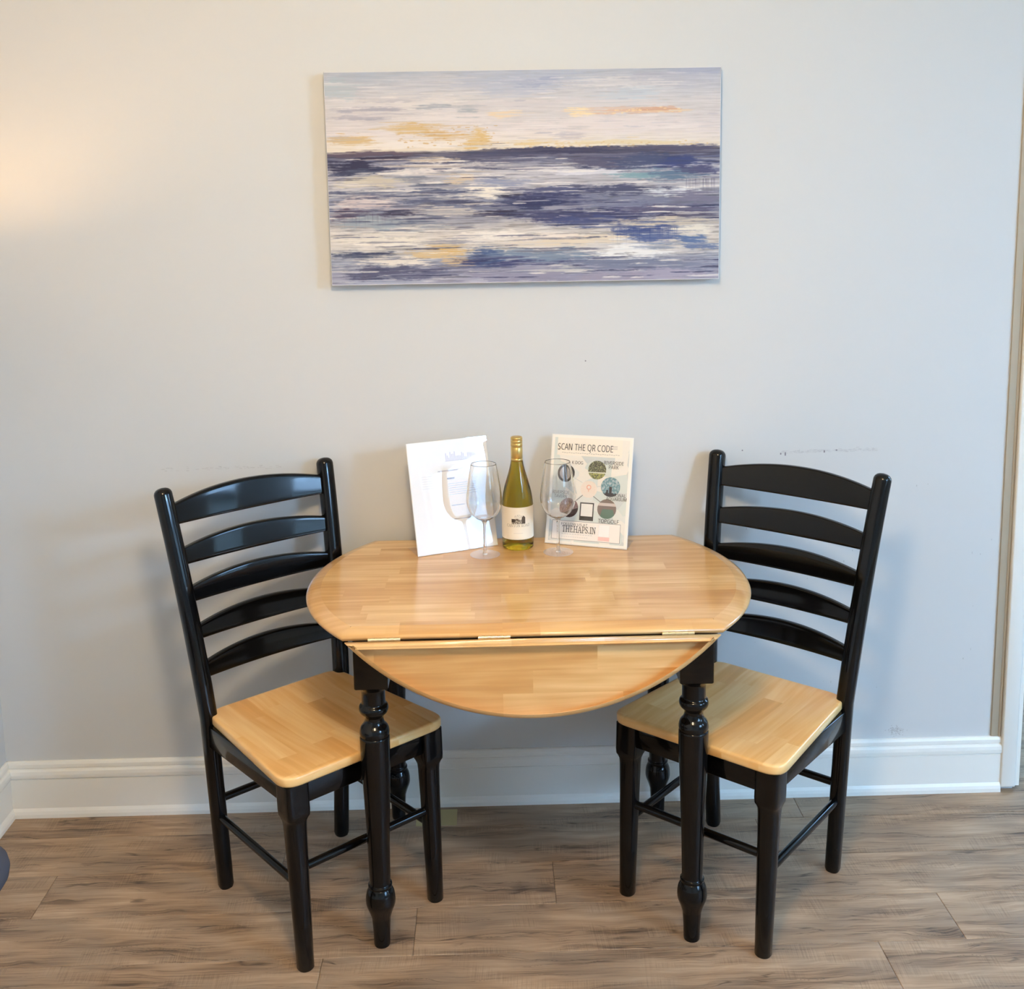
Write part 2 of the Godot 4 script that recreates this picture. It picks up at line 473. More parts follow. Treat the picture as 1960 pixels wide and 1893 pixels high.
# the guide to places nearby, 430 x 560: a pale street plan, six round photographs, empty code frames
func guide_picture() -> Image:
	var w := 430
	var h := 560
	var im := Image.create(w, h, false, Image.FORMAT_RGB8)
	var cells := noise(61, 0.016, 1, FastNoiseLite.TYPE_CELLULAR)
	cells.cellular_return_type = FastNoiseLite.RETURN_CELL_VALUE
	var n := noise(62, 0.05, 3)
	for y in h:
		for x in w:
			var c := cells.get_noise_2d(x, y)
			var col := c8(238, 232, 222)
			if c > 0.3:
				col = c8(214, 220, 214)
			elif c > -0.1:
				col = c8(226, 226, 220)
			elif c < -0.6:
				col = c8(206, 210, 208)
			if x < 14 or x > w - 15 or y < 12 or y > h - 14:
				col = c8(246, 240, 230)
			im.set_pixel(x, y, col)
	im.fill_rect(Rect2i(30, 12, 348, 92), c8(244, 234, 220))
	for k in 26:                                     # a line too small to read
		im.fill_rect(Rect2i(56 + k * 12, 88 + (k % 3), 9, 3), c8(188, 180, 172))
	for k in 3:
		im.fill_rect(Rect2i(318, 44 + k * 7, 34, 3), c8(200, 194, 190))
	line(im, Vector2(190, 300), Vector2(150, 336), 3, c8(128, 126, 124))
	line(im, Vector2(232, 302), Vector2(280, 334), 3, c8(128, 126, 124))
	line(im, Vector2(250, 258), Vector2(290, 252), 2, c8(198, 204, 204))
	line(im, Vector2(176, 240), Vector2(130, 218), 2, c8(198, 204, 204))
	disc(im, 213, 272, 44, func(x, y): return c8(240, 226, 212))
	im.fill_rect(Rect2i(180, 256, 66, 36), c8(240, 224, 210))
	disc(im, 213, 262, 13, func(x, y): return c8(236, 180, 158) if x * x + y * y > 0.36 else c8(246, 232, 220))
	line(im, Vector2(213, 272), Vector2(213, 284), 4, c8(236, 180, 158))
	var park := func(x, y): return c8(214, 214, 196) if absf(y - 0.28) < 0.06 else (c8(160, 160, 92) if y > 0.28 and n.get_noise_2d(x * 60, y * 60) > -0.1 else c8(74, 72, 54).lerp(c8(156, 158, 118), clampf(n.get_noise_2d(x * 90 + 9, y * 90) * 2.0 + 0.2, 0, 1)))
	var harbour := func(x, y): return c8(62, 56, 58) if y > 0.62 + 0.2 * n.get_noise_2d(x * 80, 3) or (absf(x) < 0.14 and y > -0.05) or (absf(x + 0.33) < 0.1 and y > 0.3) else c8(104, 142, 150).lerp(c8(178, 190, 196), clampf(n.get_noise_2d(x * 70, y * 50) * 2.0 + 0.3, 0, 1))
	var green := func(x, y): return c8(98, 122, 106) if y > 0.02 and absf(x - 0.1) < 0.55 + 0.3 * y else (c8(206, 192, 184) if y < -0.3 and y > -0.62 else c8(128, 112, 104))
	var inn := func(x, y): return c8(66, 42, 40) if y > 0.35 + 0.4 * x * -1.0 else c8(164, 134, 128).lerp(c8(116, 84, 82), clampf(n.get_noise_2d(x * 90, y * 60) + 0.4, 0, 1))
	var dog_with_glare := func(x, y): return c8(52, 48, 48) if x * x + y * y > 0.55 or absf(x) < 0.2 else c8(176, 170, 170)  # the pale streaks are painted reflections lying over this round picture
	disc(im, 251, 171, 48, park)
	disc(im, 328, 254, 50, harbour)
	disc(im, 315, 367, 50, green)
	disc(im, 113, 373, 50, inn)
	disc(im, 86, 196, 46, dog_with_glare)
	# the two code frames stay empty
	im.fill_rect(Rect2i(173, 342, 74, 92), c8(72, 68, 66))
	im.fill_rect(Rect2i(179, 348, 62, 64), c8(240, 236, 230))
	# frame round the foot
	im.fill_rect(Rect2i(30, 442, 362, 94), c8(246, 238, 230))
	im.fill_rect(Rect2i(280, 449, 58, 62), c8(236, 230, 226))
	im.fill_rect(Rect2i(282, 451, 54, 58), c8(250, 246, 242))
	im.fill_rect(Rect2i(279, 511, 60, 20), c8(242, 198, 188))
	for r in [Rect2i(30, 441, 364, 2), Rect2i(30, 536, 364, 2), Rect2i(30, 441, 2, 96), Rect2i(392, 441, 2, 97)]:
		im.fill_rect(r, c8(140, 136, 138))
	for k in 12:
		im.fill_rect(Rect2i(84 + k * 14, 507, 10, 3), c8(216, 210, 206))
		im.fill_rect(Rect2i(84 + k * 12, 521, 8, 3), c8(222, 216, 212))
	return im

# the house notes, 430 x 560: white, a faint skyline and lines too small to read
func notes_picture() -> Image:
	var im := Image.create(430, 560, false, Image.FORMAT_RGB8)
	im.fill(c8(240, 240, 242))
	rng.seed = 5
	for k in 22:
		var hh := rng.randi_range(8, 46)
		im.fill_rect(Rect2i(200 + k * 8, 104 - hh, 5, hh), c8(212, 212, 228))
	im.fill_rect(Rect2i(196, 104, 190, 2), c8(196, 196, 214))
	im.fill_rect(Rect2i(150, 150, 110, 6), c8(200, 200, 212))
	im.fill_rect(Rect2i(196, 190, 40, 8), c8(150, 150, 160))
	for k in 6:
		im.fill_rect(Rect2i(60, 172 + k * 12, 70, 2), c8(222, 222, 230))
		im.fill_rect(Rect2i(200, 220 + k * 11, 150, 2), c8(176, 176, 186))
	im.fill_rect(Rect2i(206, 330, 70, 3), c8(150, 150, 158))
	im.fill_rect(Rect2i(206, 400, 110, 3), c8(150, 150, 158))
	return im

# cream paper with a small ink drawing of a house among trees
func wine_label_picture() -> Image:
	var w := 400
	var h := 190
	var im := Image.create(w, h, false, Image.FORMAT_RGB8)
	im.fill(c8(240, 228, 206))
	var n := noise(71, 0.09, 3)
	for y in range(40, 96):
		for x in range(150, 250):
			var u := (x - 200) / 48.0
			var v := (y - 40) / 56.0
			var ink := 0.0
			if v > 0.55 and absf(u) < 0.95:
				ink = 0.55 + n.get_noise_2d(x * 1.4, y * 2.0) * 1.2
			if u > 0.45 and u < 0.95 and v > 0.12 + absf(u - 0.7) * 0.9:
				ink = maxf(ink, 0.85)
			if absf(u + 0.7) < 0.24 and v > 0.48 and v < 0.82:
				ink = 0.95
			if absf(u + 0.2) < 0.2 and v > 0.45 and v < 0.6:
				ink = 0.8
			if v < 0.55 and absf(u) < 0.55 and n.get_noise_2d(x * 2.0, y * 2.0) > 0.12 and v > 0.2 * absf(u):
				ink = maxf(ink, 0.3)
			im.set_pixel(x, y, im.get_pixel(x, y).lerp(c8(62, 52, 44), clampf(ink, 0, 0.95)))
	for k in 9:
		im.fill_rect(Rect2i(168 + k * 7, 150, 5, 3), c8(214, 202, 184))
	return im

# grey wall paint with the scuffs that the chair backs left, 2.743 m x 2.44 m
func wall_picture() -> Image:
	var w := 1840
	var h := 1636
	var im := Image.create(w, h, false, Image.FORMAT_RGB8)
	var base := c8(208, 209, 208)
	im.fill(base)
	rng.seed = 9
	var at := func(x: float, y: float) -> Vector2: return Vector2((x + 1.40) / 2.743 * w, (2.44 - y) / 2.44 * h)
	for k in 240:                                     # the long rub behind the right chair
		var x := rng.randf_range(0.68, 0.93)
		var p: Vector2 = at.call(x, 0.9635 + (x - 0.68) * 0.012 + rng.randfn(0, 0.0022))
		var a := rng.randf_range(0.03, 0.15)
		im.fill_rect(Rect2i(int(p.x), int(p.y), rng.randi_range(2, 7), 1), base.lerp(c8(96, 90, 100), a))
	for q in [[0.6905, 0.9625, 2, 6], [0.679, 0.9615, 2, 3], [0.793, 0.966, 2, 4], [0.825, 0.967, 3, 2], [0.577, 0.971, 2, 2], [0.167, 1.217, 2, 2]]:
		var p: Vector2 = at.call(q[0], q[1])
		im.fill_rect(Rect2i(int(p.x), int(p.y), q[2], q[3]), c8(118, 112, 120))
	for k in 60:                                      # the fainter one behind the left chair
		var p: Vector2 = at.call(rng.randf_range(-0.95, -0.62), 0.953 + rng.randfn(0, 0.0025))
		im.fill_rect(Rect2i(int(p.x), int(p.y), rng.randi_range(2, 6), 1), base.lerp(c8(120, 112, 108), rng.randf_range(0.05, 0.2)))
	for k in 90:                                      # smudge above the skirting, chips near the casing
		var p: Vector2 = at.call(1.013 + rng.randfn(0, 0.011), 0.178 + rng.randfn(0, 0.006))
		im.fill_rect(Rect2i(int(p.x), int(p.y), 2, 1), base.lerp(c8(120, 112, 106), 0.3))
	for k in 26:
		var p: Vector2 = at.call(rng.randf_range(0.5, 1.26), rng.randf_range(0.2, 0.9))
		im.fill_rect(Rect2i(int(p.x), int(p.y), 1, rng.randi_range(1, 4)), base.lerp(c8(130, 124, 122), rng.randf_range(0.2, 0.5)))
	return im

func make_materials() -> void:
	rng.seed = 3
	var pl := plank_pictures()
	M.plank = textured(pl[0], 0.42, 0.45)
	M.plank.heightmap_enabled = true
	M.plank.heightmap_texture = ImageTexture.create_from_image(pl[1])
	M.plank.heightmap_scale = 0.06
	M.subfloor = mat(c8(58, 50, 44), 0.9)
	M.wood = textured(butcher_picture(21), 0.30, 0.5)
	M.wood.uv1_triplanar = true
	M.wood.uv1_scale = Vector3(1 / 1.2, 1 / 0.6, 1 / 0.6)
	M.wood.uv1_offset = Vector3(0.5, 0, 0.13)
	M.wood.clearcoat_enabled = true
	M.wood.clearcoat = 0.55
	M.wood.clearcoat_roughness = 0.06
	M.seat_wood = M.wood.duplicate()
	M.seat_wood.albedo_texture = ImageTexture.create_from_image(butcher_picture(35, true))  # table wood repeated in brighter tones, standing in for light on the seats
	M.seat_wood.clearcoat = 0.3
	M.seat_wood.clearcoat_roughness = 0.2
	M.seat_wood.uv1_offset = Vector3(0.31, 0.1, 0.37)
	M.black = mat(c8(8, 8, 9), 0.24, 0.20)
	M.black.clearcoat_enabled = true
	M.black.clearcoat = 0.5
	M.black.clearcoat_roughness = 0.07
	M.brass = mat(c8(232, 214, 174), 0.35)
	M.brass.metallic = 0.9
	M.wall = textured(wall_picture(), 0.62, 0.4)
	M.paint = mat(c8(208, 209, 208), 0.62, 0.4)
	M.ceiling = mat(c8(238, 236, 232), 0.85, 0.3)
	M.trim = mat(c8(238, 236, 228), 0.34, 0.5)
	M.batten = mat(c8(176, 164, 144), 0.6, 0.4)
	M.canvas = textured(canvas_picture(), 0.6, 0.35)
	M.canvas_edge = mat(c8(214, 214, 216), 0.75, 0.3)
	M.glass = mat(Color(1, 1, 1, 0.05), 0.0)
	M.glass.transparency = BaseMaterial3D.TRANSPARENCY_ALPHA
	M.pane = mat(Color(1, 1, 1, 0.02), 0.0)
	M.pane.transparency = BaseMaterial3D.TRANSPARENCY_ALPHA
	M.thick_glass = mat(Color(0.96, 0.93, 0.93, 0.16), 0.02)
	M.thick_glass.transparency = BaseMaterial3D.TRANSPARENCY_ALPHA
	M.crystal = mat(Color(1, 1, 1, 0.0), 0.0)
	M.crystal.refraction_enabled = true
	M.crystal.refraction_scale = 0.05
	M.acrylic = mat(Color(1, 1, 1, 0.0), 0.02)
	M.acrylic.transparency = BaseMaterial3D.TRANSPARENCY_ALPHA
	M.bottle = mat(Color(0.82, 0.71, 0.20, 0.0), 0.02)
	M.bottle.refraction_enabled = true
	M.bottle.refraction_scale = 0.036
	M.foil = mat(c8(204, 172, 104), 0.34)
	M.foil.metallic = 0.75
	M.label = textured(wine_label_picture(), 0.6, 0.35)
	M.guide = textured(guide_picture(), 0.55, 0.4)
	M.notes = textured(notes_picture(), 0.55, 0.4)
	M.ink = mat(c8(58, 54, 52), 0.7, 0.3)
	M.grey_ink = mat(c8(128, 122, 118), 0.7, 0.3)
	M.pale_ink = mat(c8(158, 146, 128), 0.7, 0.3)
	M.blocker_face = mat(c8(188, 186, 180), 0.8, 0.3)
	M.lawn = mat(c8(120, 132, 96), 0.95, 0.2)
	M.upholstery = mat(c8(74, 76, 86), 0.95, 0.3)
	M.steel = mat(c8(70, 66, 62), 0.4)
	M.steel.metallic = 0.7
	M.slip = mat(c8(192, 178, 132), 0.8, 0.3)
	M.bulb = mat(c8(255, 236, 205), 0.5)
	M.bulb.emission_enabled = true
	M.bulb.emission = c8(255, 224, 180)
	M.bulb.emission_energy_multiplier = 1.6
	M.cool_bulb = mat(c8(226, 240, 255), 0.5)
	M.cool_bulb.emission_enabled = true
	M.cool_bulb.emission = c8(200, 226, 255)
	M.cool_bulb.emission_energy_multiplier = 1.6

# ------------------------------------------------------------------ the room
func place_camera() -> void:
	var pitch := 0.15334
	var roll := -0.01604
	var yaw := 0.02128
	var fwd := Vector3(sin(yaw) * cos(pitch), -sin(pitch), -cos(yaw) * cos(pitch))
	var right := Vector3(cos(yaw), 0, sin(yaw))
	var up := right.cross(fwd)
	var r2 := right * cos(roll) + up * sin(roll)
	var u2 := up * cos(roll) - right * sin(roll)
	var cam := Camera3D.new()
	cam.name = "camera"
	cam.transform = Transform3D(Basis(r2, u2, -fwd), Vector3(-0.08225, 1.62518, 2.84644))
	cam.projection = Camera3D.PROJECTION_FRUSTUM
	cam.near = 0.05
	cam.far = 60.0
	cam.size = 0.05 * 1893.0 / PX_F
	cam.frustum_offset = Vector2(0, -(946.5 - PX_CY) / PX_F * 0.05)
	add_child(cam)
	cam.current = true

func place_light() -> void:
	var env := Environment.new()
	var sky := Sky.new()
	var s := ProceduralSkyMaterial.new()
	s.sky_top_color = c8(160, 207, 255)
	s.sky_horizon_color = c8(174, 213, 255)
	s.ground_horizon_color = c8(150, 165, 170)
	s.ground_bottom_color = c8(110, 116, 112)
	s.sky_energy_multiplier = SKY_E
	s.ground_energy_multiplier = SKY_E * 0.45
	sky.sky_material = s
	env.background_mode = Environment.BG_SKY
	env.sky = sky
	env.tonemap_mode = Environment.TONE_MAPPER_LINEAR
	env.tonemap_exposure = EXPOSURE
	env.sdfgi_enabled = true
	env.ssao_enabled = true
	env.ssil_enabled = true
	var we := WorldEnvironment.new()
	we.name = "environment"
	we.environment = env
	add_child(we)

func build_floor() -> void:
	var root := structure_root("floor")
	part("subfloor", boxes([[Vector3(-1.52, -0.08, -2.72), Vector3(3.52, -0.005, 5.82)]]), M.subfloor, root)
	var pw := 0.168
	rng.seed = 17
	var made := {}
	# end joints that the photograph shows, by row
	var joints := {0: 0.729, 2: 0.053, 3: -0.272, 4: 0.752, 1: -0.62}
	for row in range(-16, 35):
		var z0 := 0.118 + (row - 1) * pw
		var z1 := z0 + pw
		if z1 < -2.6 or z0 > 5.7:
			continue
		var first: float = joints.get(row, rng.randf_range(-0.6, 0.6))
		var x: float = first - 1.22 * 3
		while x < 3.4:
			var a := maxf(x, -1.40 if z1 > 0.0 else 0.98)
			var b := minf(x + 1.22, 3.4)
			var variant := rng.randi() % 28
			x += 1.22
			if b - a < 0.03:
				continue
			var za := maxf(z0, -2.6)
			var zb := minf(z1, 5.7)
			var key := "%d_%.3f_%.3f" % [variant, b - a, zb - za]
			if not made.has(key):
				made[key] = plank_mesh(b - a, zb - za, variant)
			part("plank", made[key], M.plank, root, Vector3((a + b) / 2, 0, (za + zb) / 2))

func plank_mesh(l: float, d: float, variant: int) -> ArrayMesh:
	var st := begin()
	st.set_smooth_group(-1)
	var g := 0.0004
	var e := 0.0014
	var hx := l / 2 - g
	var hz := d / 2 - g
	var o := [Vector3(-hx, -0.005, hz), Vector3(hx, -0.005, hz), Vector3(hx, -0.005, -hz), Vector3(-hx, -0.005, -hz)]
	var m := [Vector3(-hx, -e * 0.6, hz), Vector3(hx, -e * 0.6, hz), Vector3(hx, -e * 0.6, -hz), Vector3(-hx, -e * 0.6, -hz)]
	var t := [Vector3(-hx + e, 0, hz - e), Vector3(hx - e, 0, hz - e), Vector3(hx - e, 0, -hz + e), Vector3(-hx + e, 0, -hz + e)]
	var row := variant % 7
	var fx := -1.0 if variant / 7 % 2 else 1.0
	var fz := -1.0 if variant / 14 else 1.0
	var add := func(p: Vector3) -> void:
		st.set_uv(Vector2(0.5 + fx * p.x / 1.23, (row + 0.5 + fz * p.z / 0.168 * 0.94) / 7.0))
		st.add_vertex(p)
	for i in 4:
		var k := (i + 1) % 4
		for q in [[o[i], m[i], m[k]], [o[i], m[k], o[k]], [m[i], t[i], t[k]], [m[i], t[k], m[k]]]:
			for p in q:
				add.call(p)
	for q in [[t[0], t[3], t[2]], [t[0], t[2], t[1]]]:
		for p in q:
			add.call(p)
	st.generate_normals()
	st.generate_tangents()
	return st.commit()

func build_room() -> void:
	build_floor()
	# back wall: painted face with its scuffs, and the wall behind it round the doorway
	var wb := structure("wall_back", boxes([[Vector3(-1.52, -0.08, -0.12), Vector3(1.343, 2.56, -0.001)], [Vector3(1.343, 2.05, -0.12), Vector3(3.4, 2.56, -0.001)], [Vector3(2.15, -0.08, -0.12), Vector3(3.4, 2.05, -0.001)]]), M.paint)
	part("painted_face", sheet(2.743, 2.44), M.wall, wb, Vector3(-1.40 + 2.743 / 2, 0, 0))
	structure("wall_left", boxes([[Vector3(-1.52, -0.08, 0), Vector3(-1.40, 2.56, 5.82)]]), M.paint)
	structure("wall_front", boxes([[Vector3(-1.52, -0.08, 5.7), Vector3(3.52, 2.56, 5.82)]]), M.paint)
	structure("ceiling", boxes([[Vector3(-1.52, 2.44, -2.72), Vector3(3.52, 2.56, 5.82)]]), M.ceiling)
	structure("wall_hall_left", boxes([[Vector3(0.86, -0.08, -2.72), Vector3(0.98, 2.56, -0.12)]]), M.paint)
	structure("wall_hall_back", boxes([[Vector3(0.86, -0.08, -2.72), Vector3(3.52, 2.56, -2.6)]]), M.paint)
	var win := [[1.20, 1.75, 0.88, 2.32], [2.65, 4.35, 0.88, 2.32], [-2.1, -0.7, 0.6, 2.12]]
	var wall := []
	var zs := [[-2.72, -2.1], [-0.7, 1.20], [1.75, 2.65], [4.35, 5.82]]
	for z in zs:
		wall.append([Vector3(3.4, -0.08, z[0]), Vector3(3.52, 2.56, z[1])])
	for w in win:
		wall.append([Vector3(3.4, -0.08, w[0]), Vector3(3.52, w[2], w[1])])
		wall.append([Vector3(3.4, w[3], w[0]), Vector3(3.52, 2.56, w[1])])
	structure("wall_right", boxes(wall), M.paint)
	for i in win.size():
		build_window(i + 1, win[i], 2 if i == 1 else 1)
	# skirting: back wall to the casing, left wall, right wall and the wall behind the camera
	var prof := [[0.0, 0.0], [0.020, 0.0], [0.0195, 0.010], [0.017, 0.018], [0.0135, 0.024], [0.0125, 0.0255], [0.0125, 0.1075], [0.0105, 0.1085], [0.0105, 0.1105], [0.0155, 0.1125], [0.0160, 0.122], [0.0145, 0.131], [0.0110, 0.1355], [0.0085, 0.1365], [0.0085, 0.1385], [0.0105, 0.1405], [0.0100, 0.149], [0.0070, 0.1545], [0.0040, 0.1565], [0.0, 0.1565]]
	structure("baseboard_back", moulding(prof, Vector3(-1.40, 0, 0), Vector3(1.301, 0, 0), Vector3(0, 0, 1)), M.trim)
	structure("baseboard_left", moulding(prof, Vector3(-1.40, 0, 5.7), Vector3(-1.40, 0, 0.0), Vector3(1, 0, 0)), M.trim)
	structure("baseboard_right", moulding(prof, Vector3(3.4, 0, 0.0), Vector3(3.4, 0, 5.7), Vector3(-1, 0, 0)), M.trim)
	structure("baseboard_front", moulding(prof, Vector3(3.4, 0, 5.7), Vector3(-1.4, 0, 5.7), Vector3(0, 0, -1)), M.trim)
	# doorway casing with its beige batten against the wall
	var t1 := structure_root("trim_1", Vector3(1.301, 0, 0))
	part("casing", soft_box(0.042, 2.06, 0.018, 0.004), M.trim, t1, Vector3(0.021, 0.012, 0.009))
	part("batten", soft_box(0.019, 1.93, 0.005, 0.001), M.batten, t1, Vector3(-0.0175, 0.157, 0.0025))
	part("bead", bar(Vector3(-0.004, 0.157, 0.003), Vector3(-0.004, 2.087, 0.003), 0.0045, 0.0045), M.batten, t1)
	part("jamb", boxes([[Vector3(0.042, 0.012, -0.125), Vector3(0.056, 2.05, 0.008)]]), M.trim, t1)
	part("head_casing", soft_box(0.9, 0.07, 0.018, 0.004), M.trim, t1, Vector3(0.45, 2.072, 0.009))

func build_window(no: int, w: Array, lights: int) -> void:
	var root := structure_root("window_%d" % no, Vector3(3.46, w[2], (w[0] + w[1]) / 2))
	var width: float = w[1] - w[0]
	var height: float = w[3] - w[2]
	var f := 0.05
	part("window_frame", boxes([[Vector3(-0.03, 0, -width / 2), Vector3(0.03, f, width / 2)], [Vector3(-0.03, height - f, -width / 2), Vector3(0.03, height, width / 2)], [Vector3(-0.03, f, -width / 2), Vector3(0.03, height - f, -width / 2 + f)], [Vector3(-0.03, f, width / 2 - f), Vector3(0.03, height - f, width / 2)]]), M.trim, root)
	var step := (width - 2 * f) / lights
	for i in lights:
		var z0 := -width / 2 + f + i * step
		if i > 0:
			part("mullion", boxes([[Vector3(-0.025, f, z0 - 0.022), Vector3(0.025, height - f, z0 + 0.022)]]), M.trim, root)
		part("pane", boxes([[Vector3(-0.0005, f, z0), Vector3(0.0005, height - f, z0 + step)]]), M.pane, root)
	part("window_sill", soft_box(0.16, 0.025, width + 0.1, 0.006), M.trim, root, Vector3(-0.06, -0.025, 0))

# ------------------------------------------------------------------ furniture
func square_block(st: SurfaceTool, cx: float, cz: float, y0: float, y1: float, half: float) -> void:
	var e := 0.003
	var o := PackedVector2Array()
	for p in rounded(rect(half * 2, half * 2), e, 2):
		o.append(p + Vector2(cx, cz))
	plate_into(st, o, [[e, y0], [0.0, y0 + e], [0.0, y1]])

func table_leg() -> ArrayMesh:
	var st := begin()
	square_block(st, 0, 0, 0.612, 0.738, 0.036)
	var prof := rounder([[0.0160, 0.0], [0.0178, 0.004], [0.0185, 0.03], [0.0205, 0.062], [0.0218, 0.070], [0.0255, 0.082], [0.0318, 0.100], [0.0325, 0.114], [0.0305, 0.128], [0.0258, 0.1385], [0.0245, 0.1405], [0.0262, 0.1425], [0.0262, 0.1475], [0.0232, 0.1505], [0.0232, 0.17], [0.0250, 0.26], [0.0285, 0.36], [0.0315, 0.44], [0.0325, 0.485], [0.0318, 0.4935], [0.0300, 0.4955], [0.0318, 0.4975], [0.0322, 0.505], [0.0295, 0.515], [0.0235, 0.523], [0.0205, 0.531], [0.0208, 0.538], [0.0245, 0.5435], [0.0295, 0.549], [0.0318, 0.556], [0.0305, 0.5635], [0.0262, 0.5685], [0.0255, 0.575], [0.0258, 0.598], [0.0300, 0.606], [0.0345, 0.612]], 4)
	var rings := []
	for p in prof:
		rings.append(ring_y(Vector3(0, p[1], 0), p[0], p[0], 2.0, 40))
	loft_into(st, rings)
	return done(st)

func half_disc_outline(r: float, cut: float) -> PackedVector2Array:
	# circle of radius r cut off at z = +cut and z = -cut; counter-clockwise from above
	var o := PackedVector2Array()
	var a0 := asin(cut / r)
	var n := 48
	for i in n + 1:                          # right-hand arc, from the front (+z) to the back
		var a := a0 - 2.0 * a0 * i / n
		o.append(Vector2(r * cos(a), r * sin(a)))
	for i in n + 1:                          # left-hand arc, from the back to the front
		var a := PI + a0 - 2.0 * a0 * i / n
		o.append(Vector2(r * cos(a), r * sin(a)))
	return o

func leaf_mesh(half: float, drop: float, thick: float) -> ArrayMesh:
	# built lying: chord along x at z = 0, belly towards +z, then stood up by the caller
	var r := (half * half + drop * drop) / (2.0 * drop)
	var a0 := asin(half / r)
	var o := PackedVector2Array()
	var n := 64
	for i in n + 1:
		var a := -a0 + 2.0 * a0 * i / n
		o.append(Vector2(r * sin(a), drop - r + r * cos(a)))
	return plate(o, [[0.004, 0.0], [0.001, 0.002], [0.0, 0.006], [0.0, thick - 0.010], [0.003, thick - 0.005], [0.009, thick - 0.0015], [0.013, thick]])

func build_table() -> void:
	var t := thing("drop_leaf_table", Vector3(0, 0, TABLE_Z), -0.0048, "round drop-leaf table with honey wood top and turned black legs against the wall", "table")
	var top := plate(half_disc_outline(0.508, 0.325), [[0.010, -0.0215], [0.004, -0.0200], [0.0005, -0.0160], [0.0, -0.0130], [0.002, -0.0095], [0.009, -0.0060], [0.020, -0.0028], [0.029, -0.0010], [0.033, 0.0]])
	part("table_top", top, M.wood, t, Vector3(0, TOP_Y, 0))
	# the front leaf hangs from the panel's edge, its upper face outwards
	var leaf := part("drop_leaf", leaf_mesh(0.383, 0.171, 0.020), M.wood, t, Vector3(0, TOP_Y - 0.0185, 0.3255))
	leaf.rotation.x = PI / 2
	var back := part("drop_leaf", leaf.mesh, M.wood, t, Vector3(0, TOP_Y - 0.0225, -0.3245))
	back.rotation = Vector3(PI / 2, PI, 0)
	for x in [-0.3033, -0.0792, 0.2963]:
		var st := begin()
		for k in 5:
			var a := Vector3(x - 0.0325 + k * 0.0132, TOP_Y - 0.0165, 0.3275)
			bar_into(st, [a, a + Vector3(0.0122, 0, 0)], [0.0042, 0.0042], 2.0, 14)
		bar_into(st, [Vector3(x - 0.033, TOP_Y - 0.0165, 0.3275), Vector3(x + 0.033, TOP_Y - 0.0165, 0.3275)], [0.0030, 0.0030], 2.0, 12)
		part("hinge", done(st), M.brass, t)
	var lm := table_leg()
	for p in [Vector2(-0.341, 0.230), Vector2(0.346, 0.238), Vector2(-0.346, -0.288), Vector2(0.348, -0.288)]:
		part("leg", lm, M.black, t, Vector3(p.x, 0, p.y))
	part("apron", soft_box(0.64, 0.095, 0.02, 0.002), M.black, t, Vector3(0.002, 0.646, 0.235))
	part("apron", soft_box(0.64, 0.095, 0.02, 0.002), M.black, t, Vector3(0.002, 0.646, -0.288))
	for s in [-1, 1]:
		part("apron", soft_box(0.02, 0.095, 0.47, 0.002), M.black, t, Vector3(0.343 * s, 0.646, -0.026))

func stile_points(s: float) -> Array:
	var pts := []
	for i in 12:
		var u := i / 11.0
		pts.append(Vector3(s * lerpf(0.1644, 0.183, u), 0.44 * u, 0.0))
	for i in range(1, 21):
		var u := i / 20.0
		var z := 4.0 * -0.0370 * u * (1 - u) + -0.0930 * u * (2 * u - 1)
		pts.append(Vector3(s * lerpf(0.183, 0.218, u), lerpf(0.44, 0.965, u), z))
	return pts

func stile_at(y: float) -> Vector3:
	var u := clampf((y - 0.44) / 0.525, 0, 1)
	return Vector3(lerpf(0.183, 0.218, u), y, 4.0 * -0.0370 * u * (1 - u) + -0.0930 * u * (2 * u - 1))

